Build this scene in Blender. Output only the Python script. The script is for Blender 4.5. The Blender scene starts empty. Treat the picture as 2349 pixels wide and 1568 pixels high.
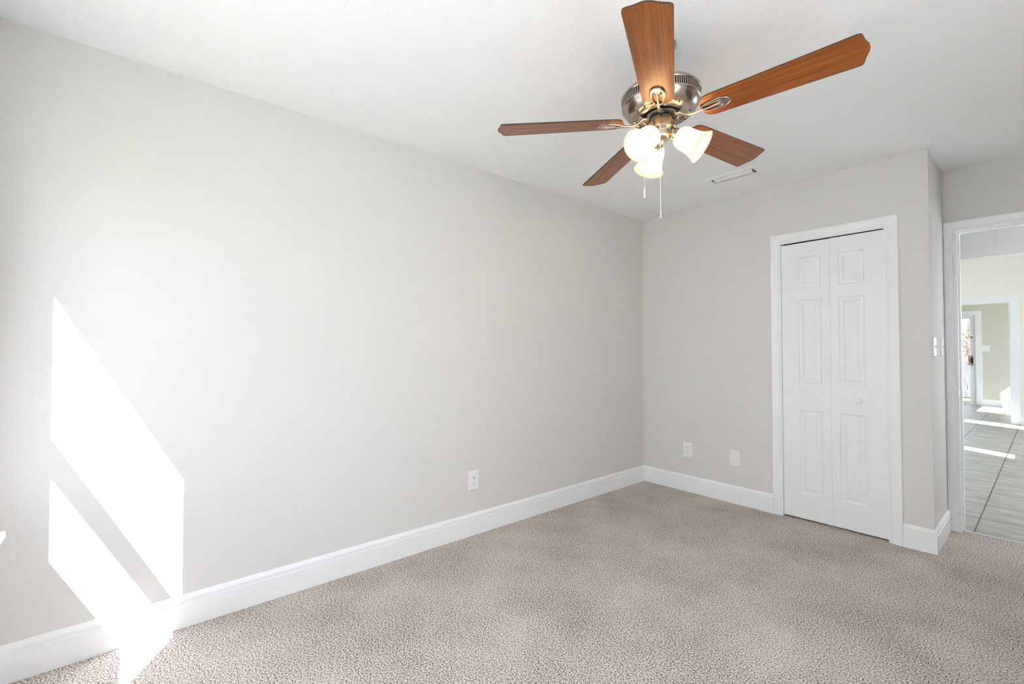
import bpy, bmesh, math, random
from mathutils import Vector, Matrix, Euler
from mathutils.geometry import tessellate_polygon

PI = math.pi
sc = bpy.context.scene
COL = sc.collection

# ------------------------------------------------------------------ camera
CAMP = (2.47385907, -3.68621954, 1.21250808)
YAW, TILT, ROLL, FPX = 8.72917908e-01, 1.91478351e-02, -2.05657416e-04, 1037.9863
cd = bpy.data.cameras.new('camera'); cam = bpy.data.objects.new('camera', cd); COL.objects.link(cam)
F = Vector((-math.sin(YAW)*math.cos(TILT), math.cos(YAW)*math.cos(TILT), math.sin(TILT)))
Rr = Vector((math.cos(YAW), math.sin(YAW), 0)); U = Rr.cross(F)
c_, s_ = math.cos(ROLL), math.sin(ROLL)
R2 = Rr*c_ + U*s_; U2 = -Rr*s_ + U*c_
M = Matrix((R2, U2, -F)).transposed().to_4x4(); M.translation = Vector(CAMP)
cam.matrix_world = M
cd.sensor_fit = 'HORIZONTAL'; cd.sensor_width = 36.0; cd.lens = FPX/2349*36; cd.clip_start = 0.02
sc.camera = cam

# ------------------------------------------------------------------ world, sun, exposure
sc.view_settings.view_transform = 'Standard'; sc.view_settings.look = 'None'
sc.view_settings.gamma = 1.0; sc.view_settings.use_curve_mapping = False
sc.view_settings.exposure = 0.24
w = bpy.data.worlds.new('sky'); sc.world = w; w.use_nodes = True
nt = w.node_tree; bg = nt.nodes['Background']
bg.inputs['Color'].default_value = (0.75, 0.84, 1.0, 1); bg.inputs['Strength'].default_value = 4.3
SUN = Vector((-1, 0.58, -1.11)).normalized()
sl = bpy.data.lights.new('sun', 'SUN'); so = bpy.data.objects.new('sun', sl); COL.objects.link(so)
sl.energy = 50.0; sl.angle = math.radians(0.6); sl.color = (0.87, 0.885, 1.0)
so.rotation_euler = SUN.to_track_quat('-Z', 'Y').to_euler(); so.location = (6, -9, 9)
def portal(loc, rot, sx, sy):            # daylight sampling through the openings (adds no light of its own)
    l = bpy.data.lights.new('window_portal', 'AREA'); o = bpy.data.objects.new('window_portal', l); COL.objects.link(o)
    l.shape = 'RECTANGLE'; l.size = sx; l.size_y = sy; l.cycles.is_portal = True
    o.location = loc; o.rotation_euler = rot
portal((0.74, -4.215, 1.28), (PI/2, 0, 0), 0.95, 1.42)
portal((2.20, -4.215, 1.36), (PI/2, 0, 0), 1.29, 1.58)
portal((3.09, -2.85, 1.28), (0, PI/2, 0), 1.42, 1.2)
portal((0.46, 10.85, 1.0), (-PI/2, 0, 0), 1.9, 2.0)
for ya, yb in ((0.85, 1.70), (2.0, 3.1), (3.9, 6.0), (7.62, 8.25)): portal((3.27, (ya+yb)/2, 1.3), (0, PI/2, 0), 1.4, yb-ya)
portal((3.27, 3.475, 1.48), (0, PI/2, 0), 0.95, 0.4)
portal((3.27, 6.46, 1.48), (0, PI/2, 0), 0.95, 0.6)
portal((3.27, 9.45, 1.48), (0, PI/2, 0), 0.95, 2.2)
portal((-3.17, 4.7, 1.65), (0, -PI/2, 0), 2.7, 4.6)
sc.cycles.use_denoising = True
sc.cycles.max_bounces = 10; sc.cycles.diffuse_bounces = 8; sc.cycles.glossy_bounces = 4
sc.cycles.transmission_bounces = 8; sc.cycles.transparent_max_bounces = 16
sc.cycles.sample_clamp_indirect = 6.0; sc.cycles.caustics_reflective = False; sc.cycles.caustics_refractive = False

# ------------------------------------------------------------------ materials
def mat(name, color, rough=0.6, metal=0.0, spec=0.5, coat=0.0):
    m = bpy.data.materials.new(name); m.use_nodes = True
    p = m.node_tree.nodes['Principled BSDF']
    p.inputs['Base Color'].default_value = (*color, 1); p.inputs['Roughness'].default_value = rough
    p.inputs['Metallic'].default_value = metal; p.inputs['Specular IOR Level'].default_value = spec
    p.inputs['Coat Weight'].default_value = coat
    return m
def N(m, t, **k):
    n = m.node_tree.nodes.new(t)
    for a, b in k.items(): setattr(n, a, b)
    return n
def L(m, a, b): m.node_tree.links.new(a, b)
def coords(m, scale=(1, 1, 1), kind='Object'):
    tc = N(m, 'ShaderNodeTexCoord'); mp = N(m, 'ShaderNodeMapping'); mp.inputs['Scale'].default_value = scale
    L(m, tc.outputs[kind], mp.inputs['Vector']); return mp.outputs['Vector']
def noise(m, vec, scale, detail=2, rough=0.5):
    n = N(m, 'ShaderNodeTexNoise'); n.inputs['Scale'].default_value = scale
    n.inputs['Detail'].default_value = detail; n.inputs['Roughness'].default_value = rough
    L(m, vec, n.inputs['Vector']); return n.outputs['Fac']
def ramp(m, fac, stops):
    r = N(m, 'ShaderNodeValToRGB'); e = r.color_ramp.elements
    while len(e) < len(stops): e.new(0.5)
    for i, (p, c) in enumerate(stops): e[i].position = p; e[i].color = (*c, 1)
    L(m, fac, r.inputs['Fac']); return r.outputs['Color']
def bump(m, height, strength, dist):
    b = N(m, 'ShaderNodeBump'); b.inputs['Strength'].default_value = strength; b.inputs['Distance'].default_value = dist
    L(m, height, b.inputs['Height']); L(m, b.outputs['Normal'], m.node_tree.nodes['Principled BSDF'].inputs['Normal'])
    return b
def base(m, col): L(m, col, m.node_tree.nodes['Principled BSDF'].inputs['Base Color'])
def painted(name, color, sc1=160, st=0.25, dist=0.001, rough=0.75, spec=0.25):
    m = mat(name, color, rough, spec=spec); v = coords(m)
    bump(m, noise(m, v, sc1, 2, 0.55), st, dist); return m

M_WALL = painted('agreeable_gray_paint', (0.675, 0.658, 0.637), 140, 0.25, 0.0008)
M_CREAM = painted('cream_paint', (0.85, 0.83, 0.765), 140, 0.2, 0.0008)
M_GREEN = painted('sage_paint', (0.60, 0.60, 0.52), 140, 0.2, 0.0008)
M_CEIL = mat('textured_ceiling_paint', (0.89, 0.895, 0.90), 0.9, spec=0.1)
v = coords(M_CEIL)
vo = N(M_CEIL, 'ShaderNodeTexVoronoi', feature='SMOOTH_F1'); vo.inputs['Scale'].default_value = 110; L(M_CEIL, v, vo.inputs['Vector'])
mx = N(M_CEIL, 'ShaderNodeMath', operation='ADD'); L(M_CEIL, vo.outputs['Distance'], mx.inputs[0]); L(M_CEIL, noise(M_CEIL, v, 140, 4, 0.6), mx.inputs[1])
bump(M_CEIL, mx.outputs[0], 0.4, 0.0016)
M_TRIM = mat('white_semigloss_trim', (0.86, 0.865, 0.875), 0.35, spec=0.5)
M_DOOR = mat('white_door_paint', (0.84, 0.84, 0.845), 0.42, spec=0.5)
v = coords(M_DOOR, (1, 1, 0.06)); bump(M_DOOR, noise(M_DOOR, v, 260, 3, 0.6), 0.12, 0.0006)
M_DARK = mat('dark_recess', (0.01, 0.01, 0.01), 0.8)
M_VINYL = mat('white_vinyl', (0.8, 0.82, 0.84), 0.4)
M_PLATE = mat('white_plastic_plate', (0.82, 0.82, 0.82), 0.35)
M_DUCT = mat('grey_duct_metal', (0.12, 0.12, 0.125), 0.6)
M_VENT = mat('white_enamel_register', (0.86, 0.86, 0.86), 0.4)

M_CARPET = mat('speckled_beige_carpet', (0.3, 0.25, 0.2), 1.0, spec=0.0)
v = coords(M_CARPET)
warp = N(M_CARPET, 'ShaderNodeTexNoise'); warp.inputs['Scale'].default_value = 60; L(M_CARPET, v, warp.inputs['Vector'])
wm = N(M_CARPET, 'ShaderNodeMixRGB', blend_type='ADD'); wm.inputs['Fac'].default_value = 0.012
L(M_CARPET, v, wm.inputs[1]); L(M_CARPET, warp.outputs['Color'], wm.inputs[2])
vc = N(M_CARPET, 'ShaderNodeTexVoronoi', feature='F1'); vc.inputs['Scale'].default_value = 140; L(M_CARPET, wm.outputs[0], vc.inputs['Vector'])
n1 = noise(M_CARPET, v, 165, 4, 0.68)
n2 = noise(M_CARPET, v, 2.2, 3, 0.6)
ma = N(M_CARPET, 'ShaderNodeMath', operation='MULTIPLY_ADD'); L(M_CARPET, n2, ma.inputs[0]); ma.inputs[1].default_value = 0.12; L(M_CARPET, n1, ma.inputs[2])
c1 = ramp(M_CARPET, ma.outputs[0], [(0.45, (0.11, 0.08, 0.062)), (0.51, (0.35, 0.292, 0.25)), (0.57, (0.60, 0.535, 0.48)), (0.66, (0.85, 0.80, 0.75))])
base(M_CARPET, c1)
inv = N(M_CARPET, 'ShaderNodeMath', operation='MULTIPLY_ADD'); L(M_CARPET, vc.outputs['Distance'], inv.inputs[0]); inv.inputs[1].default_value = -1.0; L(M_CARPET, n1, inv.inputs[2])
bump(M_CARPET, inv.outputs[0], 0.8, 0.006)

M_TILE = mat('grey_slate_look_tile', (0.4, 0.38, 0.34), 0.42, spec=0.35)
v = coords(M_TILE)
mp = N(M_TILE, 'ShaderNodeMapping'); mp.inputs['Location'].default_value = (-2.123, -1.03, 0); L(M_TILE, v, mp.inputs['Vector'])
br = N(M_TILE, 'ShaderNodeTexBrick'); br.offset = 0.0; br.squash = 1.0
br.inputs['Scale'].default_value = 1.0; br.inputs['Mortar Size'].default_value = 0.005; br.inputs['Mortar Smooth'].default_value = 0.1
br.inputs['Brick Width'].default_value = 0.455; br.inputs['Row Height'].default_value = 0.448
br.inputs['Color1'].default_value = (1, 1, 1, 1); br.inputs['Color2'].default_value = (0.9, 0.9, 0.9, 1); br.inputs['Mortar'].default_value = (0, 0, 0, 1)
L(M_TILE, mp.outputs[0], br.inputs['Vector'])
ms = N(M_TILE, 'ShaderNodeMapping'); ms.inputs['Scale'].default_value = (1.8, 4.5, 1); L(M_TILE, v, ms.inputs['Vector'])
tc1 = ramp(M_TILE, noise(M_TILE, ms.outputs[0], 2.2, 5, 0.6), [(0.3, (0.22, 0.205, 0.175)), (0.55, (0.31, 0.30, 0.262)), (0.75, (0.44, 0.43, 0.395))])
mm = N(M_TILE, 'ShaderNodeMixRGB'); L(M_TILE, br.outputs['Fac'], mm.inputs['Fac']); L(M_TILE, tc1, mm.inputs[1]); mm.inputs[2].default_value = (0.05, 0.045, 0.04, 1)
base(M_TILE, mm.outputs[0])
iv = N(M_TILE, 'ShaderNodeMath', operation='SUBTRACT'); iv.inputs[0].default_value = 1.0; L(M_TILE, br.outputs['Fac'], iv.inputs[1])
bump(M_TILE, iv.outputs[0], 0.6, 0.002)

M_WOOD = mat('reddish_walnut_blade', (0.3, 0.1, 0.03), 0.4, spec=0.2, coat=0.55)
M_WOOD.node_tree.nodes['Principled BSDF'].inputs['Coat Roughness'].default_value = 0.24
v = coords(M_WOOD, (1.6, 46, 10))
g = noise(M_WOOD, v, 1.6, 6, 0.62)
vb = coords(M_WOOD, (6, 260, 10)); g2 = noise(M_WOOD, vb, 1.0, 2, 0.6)
gm = N(M_WOOD, 'ShaderNodeMath', operation='MULTIPLY_ADD'); L(M_WOOD, g2, gm.inputs[0]); gm.inputs[1].default_value = 0.3; L(M_WOOD, g, gm.inputs[2])
base(M_WOOD, ramp(M_WOOD, gm.outputs[0], [(0.38, (0.085, 0.021, 0.003)), (0.62, (0.165, 0.043, 0.004)), (0.88, (0.28, 0.082, 0.007))]))
M_EDGE = mat('dark_blade_edge', (0.03, 0.015, 0.01), 0.4)
M_NICKEL = mat('brushed_nickel', (0.42, 0.36, 0.31), 0.23, 1.0)
v = coords(M_NICKEL, (1, 1, 9)); bump(M_NICKEL, noise(M_NICKEL, v, 120, 2, 0.5), 0.06, 0.0005)
M_BRASS = mat('satin_brass_nickel', (0.62, 0.55, 0.42), 0.25, 1.0)
M_CHAIN = mat('pale_bead_chain', (0.8, 0.79, 0.76), 0.3, 0.6)
M_SHADE = bpy.data.materials.new('frosted_alabaster_glass'); M_SHADE.use_nodes = True
nt = M_SHADE.node_tree; nt.nodes.clear()
o = nt.nodes.new('ShaderNodeOutputMaterial'); tr = nt.nodes.new('ShaderNodeBsdfTranslucent'); df = nt.nodes.new('ShaderNodeBsdfDiffuse')
gl = nt.nodes.new('ShaderNodeBsdfGlossy'); m1 = nt.nodes.new('ShaderNodeMixShader'); m2 = nt.nodes.new('ShaderNodeMixShader')
tr.inputs['Color'].default_value = (0.92, 0.82, 0.69, 1); df.inputs['Color'].default_value = (0.92, 0.90, 0.86, 1)
gl.inputs['Roughness'].default_value = 0.15; m1.inputs[0].default_value = 0.15; m2.inputs[0].default_value = 0.05
nt.links.new(tr.outputs[0], m1.inputs[1]); nt.links.new(df.outputs[0], m1.inputs[2]); nt.links.new(m1.outputs[0], m2.inputs[1])
nt.links.new(gl.outputs[0], m2.inputs[2]); nt.links.new(m2.outputs[0], o.inputs['Surface'])
M_BULB = bpy.data.materials.new('glowing_warm_bulb'); M_BULB.use_nodes = True
p = M_BULB.node_tree.nodes['Principled BSDF']; p.inputs['Base Color'].default_value = (1, 0.95, 0.85, 1)
p.inputs['Emission Color'].default_value = (1.0, 0.78, 0.53, 1); p.inputs['Emission Strength'].default_value = 210.0
def glass(name, tint=(0.97, 0.985, 0.98)):
    m = bpy.data.materials.new(name); m.use_nodes = True; nt = m.node_tree; nt.nodes.clear()
    o = nt.nodes.new('ShaderNodeOutputMaterial'); t = nt.nodes.new('ShaderNodeBsdfTransparent'); g = nt.nodes.new('ShaderNodeBsdfGlossy')
    mx = nt.nodes.new('ShaderNodeMixShader'); t.inputs['Color'].default_value = (*tint, 1); g.inputs['Roughness'].default_value = 0.02
    mx.inputs[0].default_value = 0.05
    nt.links.new(t.outputs[0], mx.inputs[1]); nt.links.new(g.outputs[0], mx.inputs[2]); nt.links.new(mx.outputs[0], o.inputs['Surface'])
    return m
M_GLASS = glass('clear_window_glass')
M_CLOTH = bpy.data.materials.new('white_sheer_shade_cloth'); M_CLOTH.use_nodes = True  # translucent cloth of the added shades, turns sun into soft fill
nt = M_CLOTH.node_tree; nt.nodes.clear()
o = nt.nodes.new('ShaderNodeOutputMaterial'); tr = nt.nodes.new('ShaderNodeBsdfTranslucent'); df = nt.nodes.new('ShaderNodeBsdfDiffuse'); m1 = nt.nodes.new('ShaderNodeMixShader')
tr.inputs['Color'].default_value = (0.95, 0.95, 0.94, 1); df.inputs['Color'].default_value = (0.92, 0.92, 0.91, 1); m1.inputs[0].default_value = 0.2
nt.links.new(tr.outputs[0], m1.inputs[1]); nt.links.new(df.outputs[0], m1.inputs[2]); nt.links.new(m1.outputs[0], o.inputs['Surface'])
M_FENCE = mat('weathered_pale_wood', (0.62, 0.61, 0.59), 0.85, spec=0.1)
v = coords(M_FENCE, (9, 9, 0.8)); base(M_FENCE, ramp(M_FENCE, noise(M_FENCE, v, 3, 4, 0.6), [(0.3, (0.075, 0.073, 0.07)), (0.7, (0.135, 0.133, 0.13))]))
M_GRASS = mat('dry_green_grass', (0.2, 0.24, 0.1), 1.0, spec=0.0)
base(M_GRASS, ramp(M_GRASS, noise(M_GRASS, coords(M_GRASS), 3, 5, 0.7), [(0.3, (0.15, 0.15, 0.10)), (0.7, (0.25, 0.24, 0.17))]))
M_BARK = mat('grey_bark', (0.22, 0.18, 0.15), 0.95, spec=0.05)
M_LEAFG = mat('pale_green_leaves', (0.13, 0.16, 0.07), 0.8, spec=0.1)
M_LEAFR = mat('reddish_winter_leaves', (0.17, 0.105, 0.085), 0.8, spec=0.1)
M_ORANGE = mat('orange_wooden_pull', (0.75, 0.20, 0.03), 0.45)
M_BLACK = mat('black_metal', (0.02, 0.02, 0.02), 0.35)

# ------------------------------------------------------------------ helpers
def tag(o, label=None, cat=None, group=None, kind=None):
    if label: o['label'] = label
    if cat: o['category'] = cat
    if group: o['group'] = group
    if kind: o['kind'] = kind
    return o
def obj(name, bm, mats, parent=None, smooth=False, off=None, recalc=True, bevel=0.0, seg=2):
    if recalc: bmesh.ops.recalc_face_normals(bm, faces=bm.faces)
    if off is None and parent is not None: off = -world_loc(parent)
    if off is not None: bmesh.ops.translate(bm, verts=bm.verts, vec=Vector(off))
    me = bpy.data.meshes.new(name); bm.to_mesh(me); bm.free()
    for m in (mats if isinstance(mats, (list, tuple)) else [mats]): me.materials.append(m)
    if smooth:
        for p in me.polygons: p.use_smooth = True
        me.set_sharp_from_angle(angle=math.radians(38))
    o = bpy.data.objects.new(name, me); COL.objects.link(o)
    if parent is not None: o.parent = parent
    if bevel > 0:
        b = o.modifiers.new('bevel', 'BEVEL'); b.width = bevel; b.segments = seg; b.limit_method = 'ANGLE'; b.angle_limit = math.radians(40)
        b.harden_normals = False
    return o
def world_loc(o):
    v = Vector((0, 0, 0))
    while o is not None: v += o.location; o = o.parent
    return v
def empty(name, loc, label=None, cat=None, group=None, kind=None):
    o = bpy.data.objects.new(name, None); COL.objects.link(o); o.location = loc; o.empty_display_size = 0.1
    return tag(o, label, cat, group, kind)
def bx(bm, x0, x1, y0, y1, z0, z1, mi=0):
    v = [bm.verts.new(c) for c in ((x0,y0,z0),(x1,y0,z0),(x1,y1,z0),(x0,y1,z0),(x0,y0,z1),(x1,y0,z1),(x1,y1,z1),(x0,y1,z1))]
    for f in ((0,3,2,1),(4,5,6,7),(0,1,5,4),(1,2,6,5),(2,3,7,6),(3,0,4,7)):
        bm.faces.new([v[i] for i in f]).material_index = mi
def box(*a, **k):
    bm = bmesh.new(); bx(bm, *a, **k); return bm
def lathe(bm, prof, seg=64, T=None, mi=0, closed=False):
    rings = []
    for r, z in prof:
        if r < 1e-6: rings.append([bm.verts.new((0, 0, z))])
        else: rings.append([bm.verts.new((r*math.cos(2*PI*i/seg), r*math.sin(2*PI*i/seg), z)) for i in range(seg)])
    allv = [v for r in rings for v in r]
    pairs = list(zip(rings[:-1], rings[1:])) + ([(rings[-1], rings[0])] if closed else [])
    for a, b in pairs:
        for i in range(seg):
            j = (i+1) % seg
            if len(a) == 1 and len(b) == 1: continue
            if len(a) == 1: f = bm.faces.new((a[0], b[j], b[i]))
            elif len(b) == 1: f = bm.faces.new((a[i], a[j], b[0]))
            else: f = bm.faces.new((a[i], a[j], b[j], b[i]))
            f.material_index = mi
    if T is not None: bmesh.ops.transform(bm, matrix=T, verts=allv)
    return allv
def tube(bm, pts, rad, seg=10, flat=1.0, up=(0, 0, 1), cap=True, mi=0):
    pts = [Vector(p) for p in pts]; rs = rad if isinstance(rad, (list, tuple)) else [rad]*len(pts)
    rings = []
    for i, p in enumerate(pts):
        d = (pts[min(i+1, len(pts)-1)] - pts[max(i-1, 0)]).normalized()
        u = Vector(up); s = d.cross(u)
        if s.length < 1e-4: s = d.cross(Vector((1, 0, 0)))
        s.normalize(); n = s.cross(d).normalized()
        rings.append([bm.verts.new(p + s*math.cos(2*PI*k/seg)*rs[i] + n*math.sin(2*PI*k/seg)*rs[i]*flat) for k in range(seg)])
    for a, b in zip(rings[:-1], rings[1:]):
        for i in range(seg):
            j = (i+1) % seg; bm.faces.new((a[i], a[j], b[j], b[i])).material_index = mi
    if cap:
        bm.faces.new(list(reversed(rings[0]))).material_index = mi; bm.faces.new(rings[-1]).material_index = mi
    return [v for r in rings for v in r]
def smoothpath(pts, n=6):
    pts = [Vector(p) for p in pts]; out = []
    for i in range(len(pts)-1):
        p0 = pts[max(i-1, 0)]; p1 = pts[i]; p2 = pts[i+1]; p3 = pts[min(i+2, len(pts)-1)]
        for k in range(n):
            t = k/n; t2 = t*t; t3 = t2*t
            out.append(0.5*((2*p1) + (-p0+p2)*t + (2*p0-5*p1+4*p2-p3)*t2 + (-p0+3*p1-3*p2+p3)*t3))
    out.append(pts[-1]); return out
def struct(name, bm, m, label, cat, parent=None, **k):
    o = obj(name, bm, m, parent, **k)
    if parent is None: tag(o, label, cat, None, 'structure')
    return o

ZC = 2.44
# ------------------------------------------------------------------ bedroom shell
struct('floor', box(-0.12, 3.08, -4.22, 0.62, -0.12, 0.0), M_CARPET, 'beige speckled cut pile carpet covering the bedroom floor', 'carpet')
bm = bmesh.new()
for q in ((-0.12, 0.90, -4.22, 1.92), (1.21, 3.08, -4.22, 1.92), (0.90, 1.21, -4.22, -0.512), (0.90, 1.21, -0.408, 1.92)): bx(bm, *q, ZC, ZC+0.14)
bmesh.ops.remove_doubles(bm, verts=bm.verts, dist=1e-5)
struct('ceiling', bm, M_CEIL, 'white textured ceiling above the bedroom', 'ceiling')
struct('wall_left', box(-0.12, 0, -4.22, 0.569, 0, ZC), M_WALL, 'long greige wall on the left with the sunlight patch', 'wall')
bm = bmesh.new()
CX0, CX1, CZ = 1.175, 1.805, 2.012
bx(bm, 0, CX0, 0, 0.12, 0, ZC); bx(bm, CX1, 1.9, 0, 0.12, 0, ZC); bx(bm, CX0, CX1, 0, 0.12, CZ, ZC)
struct('wall_back', bm, M_WALL, 'greige wall holding the white bifold closet door', 'wall')
struct('wall_alcove', box(1.9, 2.007, 0, 0.569, 0, ZC), M_WALL, 'short greige return wall with two light switches beside the doorway', 'wall')
bm = bmesh.new()
DX0, DX1, DZ = 2.05, 2.868, 2.035
bx(bm, -0.12, DX0, 0.569, 0.689, 0, ZC); bx(bm, DX1, 3.23, 0.569, 0.689, 0, 2.6); bx(bm, DX0, DX1, 0.569, 0.689, DZ, ZC)
struct('wall_doorway', bm, M_WALL, 'shaded greige wall above and around the open doorway', 'wall')
bm = bmesh.new(); RY0, RY1 = -3.45, -2.25
bx(bm, 2.96, 3.08, -4.22, RY0, 0, ZC); bx(bm, 2.96, 3.08, RY1, 0.569, 0, ZC); bx(bm, 2.96, 3.08, RY0, RY1, 0, 0.565); bx(bm, 2.96, 3.08, RY0, RY1, 1.99, ZC)
struct('wall_right', bm, M_WALL, 'greige wall on the right side of the bedroom', 'wall')
WX0, WX1, WZ0, WZ1 = 0.267, 1.22, 0.565, 1.99
bm = bmesh.new()
VX0, VX1 = 1.55, 2.84
bx(bm, 0, WX0, -4.22, -4.075, 0, ZC); bx(bm, WX1, VX0, -4.22, -4.075, 0, ZC); bx(bm, VX1, 2.96, -4.22, -4.075, 0, ZC)
bx(bm, WX0, WX1, -4.22, -4.075, 0, WZ0); bx(bm, WX0, WX1, -4.22, -4.075, WZ1, ZC); bx(bm, VX0, VX1, -4.22, -4.075, 0, WZ0); bx(bm, VX0, VX1, -4.22, -4.075, 2.15, ZC)
struct('wall_window', bm, M_WALL, 'greige wall behind the camera with the window', 'wall')

# window: vinyl double hung
def dh_window(name, axis, a0, a1, z0, z1, d, sgn, label, rail=True, rz=(1.227, 1.292)):
    """axis 'y': window in a wall facing y at depth d (outer side towards sgn*-1)"""
    root = empty(name, (0, 0, 0), label, 'window', None, 'structure')
    def B(bm, p0, p1, q0, q1, zz0, zz1):
        if axis == 'y': bx(bm, p0, p1, min(q0, q1), max(q0, q1), zz0, zz1)
        else: bx(bm, min(q0, q1), max(q0, q1), p0, p1, zz0, zz1)
    t = 0.03
    bm = bmesh.new()
    B(bm, a0, a0+t, d-0.035, d+0.035, z0, z1); B(bm, a1-t, a1, d-0.035, d+0.035, z0, z1)
    B(bm, a0+t, a1-t, d-0.035, d+0.035, z0, z0+t); B(bm, a0+t, a1-t, d-0.035, d+0.035, z1-t, z1)
    obj('window_frame', bm, M_VINYL, root)
    zm = (rz[0]+rz[1])/2
    for nm, q0, q1, s0, s1 in (('upper_sash', d-0.022*sgn, d+0.002*sgn, rz[0] if rail else z0+t, z1-t), ('lower_sash', d+0.004*sgn, d+0.028*sgn, z0+t, rz[1])):
        if not rail and nm == 'lower_sash': continue
        bm = bmesh.new(); st = 0.032
        B(bm, a0+t, a0+t+st, q0, q1, s0, s1); B(bm, a1-t-st, a1-t, q0, q1, s0, s1)
        hb = (rz[1]-rz[0]) if (nm == 'upper_sash' and rail) else st
        ht = (rz[1]-rz[0]) if (nm == 'lower_sash') else st
        B(bm, a0+t+st, a1-t-st, q0, q1, s0, s0+hb); B(bm, a0+t+st, a1-t-st, q0, q1, s1-ht, s1)
        s = obj('window_sash', bm, M_VINYL, root)
        bm = bmesh.new(); qm = (q0+q1)/2
        B(bm, a0+t+st, a1-t-st, qm-0.002, qm+0.002, s0+hb, s1-ht)
        obj('glass_pane', bm, M_GLASS, s)
    return root
w1 = dh_window('window_1', 'y', WX0, WX1, WZ0+0.025, WZ1, -4.165, 1, 'white double hung bedroom window behind the camera')
obj('window_stool', box(0.13, 1.36, -4.075, -4.015, 0.565, 0.59), M_TRIM, w1, bevel=0.004)
obj('window_apron', box(0.20, 1.29, -4.075, -4.062, 0.495, 0.565), M_TRIM, w1, bevel=0.003)

w2 = dh_window('window_7', 'y', VX0, VX1, WZ0+0.025, 2.15, -4.165, 1, 'white bedroom window behind the camera with its pale shade drawn')  # unseen window, added to light the back wall without a sun patch
obj('window_stool', box(1.47, 2.90, -4.075, -4.015, 0.565, 0.59), M_TRIM, w2, bevel=0.004)
obj('window_shade', box(VX0, VX1, -4.112, -4.110, 0.59, 2.15), M_CLOTH, w2)

w9 = dh_window('window_9', 'x', RY0, RY1, WZ0+0.025, WZ1, 3.035, -1, 'wide white bedroom window in the right wall with its pale shade drawn')  # unseen window, added as soft fill from the right
obj('window_stool', box(2.905, 2.96, RY0-0.08, RY1+0.08, 0.565, 0.59), M_TRIM, w9, bevel=0.004)
obj('window_shade', box(2.982, 2.984, RY0, RY1, 0.59, 1.99), M_CLOTH, w9)

# ------------------------------------------------------------------ baseboards
BP = [(0, 0), (0.015, 0), (0.015, 0.104), (0.0105, 0.1065), (0.0105, 0.110), (0.0135, 0.1125), (0.0135, 0.124), (0.009, 0.134), (0.004, 0.141), (0, 0.141)]
def base_run(path, names, mitre0=False, prof=BP, z=0.0, m=None):
    """path: plan points along the wall, room on the left of travel"""
    P = [Vector(p) for p in path]
    segs = [(P[i+1]-P[i]).normalized() for i in range(len(P)-1)]
    nr = [Vector((-s.y, s.x)) for s in segs]
    def at(i, v):
        if i == 0: return P[0]+nr[0]*v
        if i == len(P)-1: return P[-1]+nr[-1]*v
        n = nr[i-1]+nr[i]; n = n/(1+nr[i-1].dot(nr[i])); return P[i]+n*v
    for i, (nm, label) in enumerate(names):
        if nm is None: continue
        bm = bmesh.new(); ra = []; rb = []
        for v, h in prof:
            a = at(i, v); b = at(i+1, v)
            ra.append(bm.verts.new((a.x, a.y, z+h))); rb.append(bm.verts.new((b.x, b.y, z+h)))
        n = len(prof)
        for k in range(n):
            j = (k+1) % n; bm.faces.new((ra[k], rb[k], rb[j], ra[j]))
        bm.faces.new(ra); bm.faces.new(list(reversed(rb)))
        struct(nm, bm, m or M_TRIM, label, 'baseboard')
# room lies to the left of travel: walk back wall towards the corner, then down the left wall
base_run([(1.121, 0), (0, 0), (0, -4.075)], [('baseboard_back', 'white baseboard along the closet wall from the corner'), ('baseboard_left', 'long white baseboard under the left wall')])
base_run([(2.007, 0.551), (2.007, 0), (1.866, 0)], [('baseboard_alcove', 'white baseboard on the return wall by the doorway'), ('baseboard_closet', 'short white baseboard piece right of the closet casing')])
base_run([(0.0, -4.075), (2.96, -4.075), (2.96, 0.551)], [('baseboard_window', 'white baseboard under the window wall'), ('baseboard_right', 'white baseboard along the right wall')])

# ------------------------------------------------------------------ casings
CP = [(0, 0), (0, 0.008), (0.004, 0.0105), (0.009, 0.0105), (0.012, 0.008), (0.016, 0.011), (0.046, 0.0165), (0.052, 0.0175), (0.060, 0.0175), (0.065, 0.014), (0.065, 0)]
def casing(bm, xl, xr, zt, y0, dirn=-1, prof=CP, wsc=1.0):
    rows = []
    for u, v in prof:
        u *= wsc; y = y0 + dirn*v
        rows.append([bm.verts.new(c) for c in ((xl-u, y, 0), (xl-u, y, zt+u), (xr+u, y, zt+u), (xr+u, y, 0))])
    n = len(prof)
    for k in range(n):
        j = (k+1) % n
        for s in range(3): bm.faces.new((rows[k][s], rows[k][s+1], rows[j][s+1], rows[j][s]))
    bm.faces.new([r[0] for r in rows]); bm.faces.new([r[3] for r in reversed(rows)])
t1 = empty('trim_1', (1.49, 0, 0), 'white moulded casing framing the bifold closet door', 'door casing', None, 'structure')
bm = bmesh.new(); casing(bm, 1.186, 1.800, 2.006, 0.0); obj('casing', bm, M_TRIM, t1)
bm = bmesh.new()
bx(bm, 1.175, 1.188, 0.0, 0.12, 0, 1.999); bx(bm, 1.794, 1.805, 0.0, 0.12, 0, 1.999); bx(bm, 1.175, 1.805, 0.0, 0.12, 1.999, 2.012)
obj('jamb', bm, M_TRIM, t1)
t2 = empty('trim_2', (2.45, 0.569, 0), 'white moulded casing and jamb around the open doorway to the hall', 'door casing', None, 'structure')
bm = bmesh.new(); casing(bm, 2.0665, 2.8515, 2.026, 0.569, -1, wsc=0.905); obj('casing', bm, M_TRIM, t2)
bm = bmesh.new(); casing(bm, 2.0665, 2.8515, 2.026, 0.689, 1, wsc=0.905); obj('casing', bm, M_TRIM, t2)
bm = bmesh.new()
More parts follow.
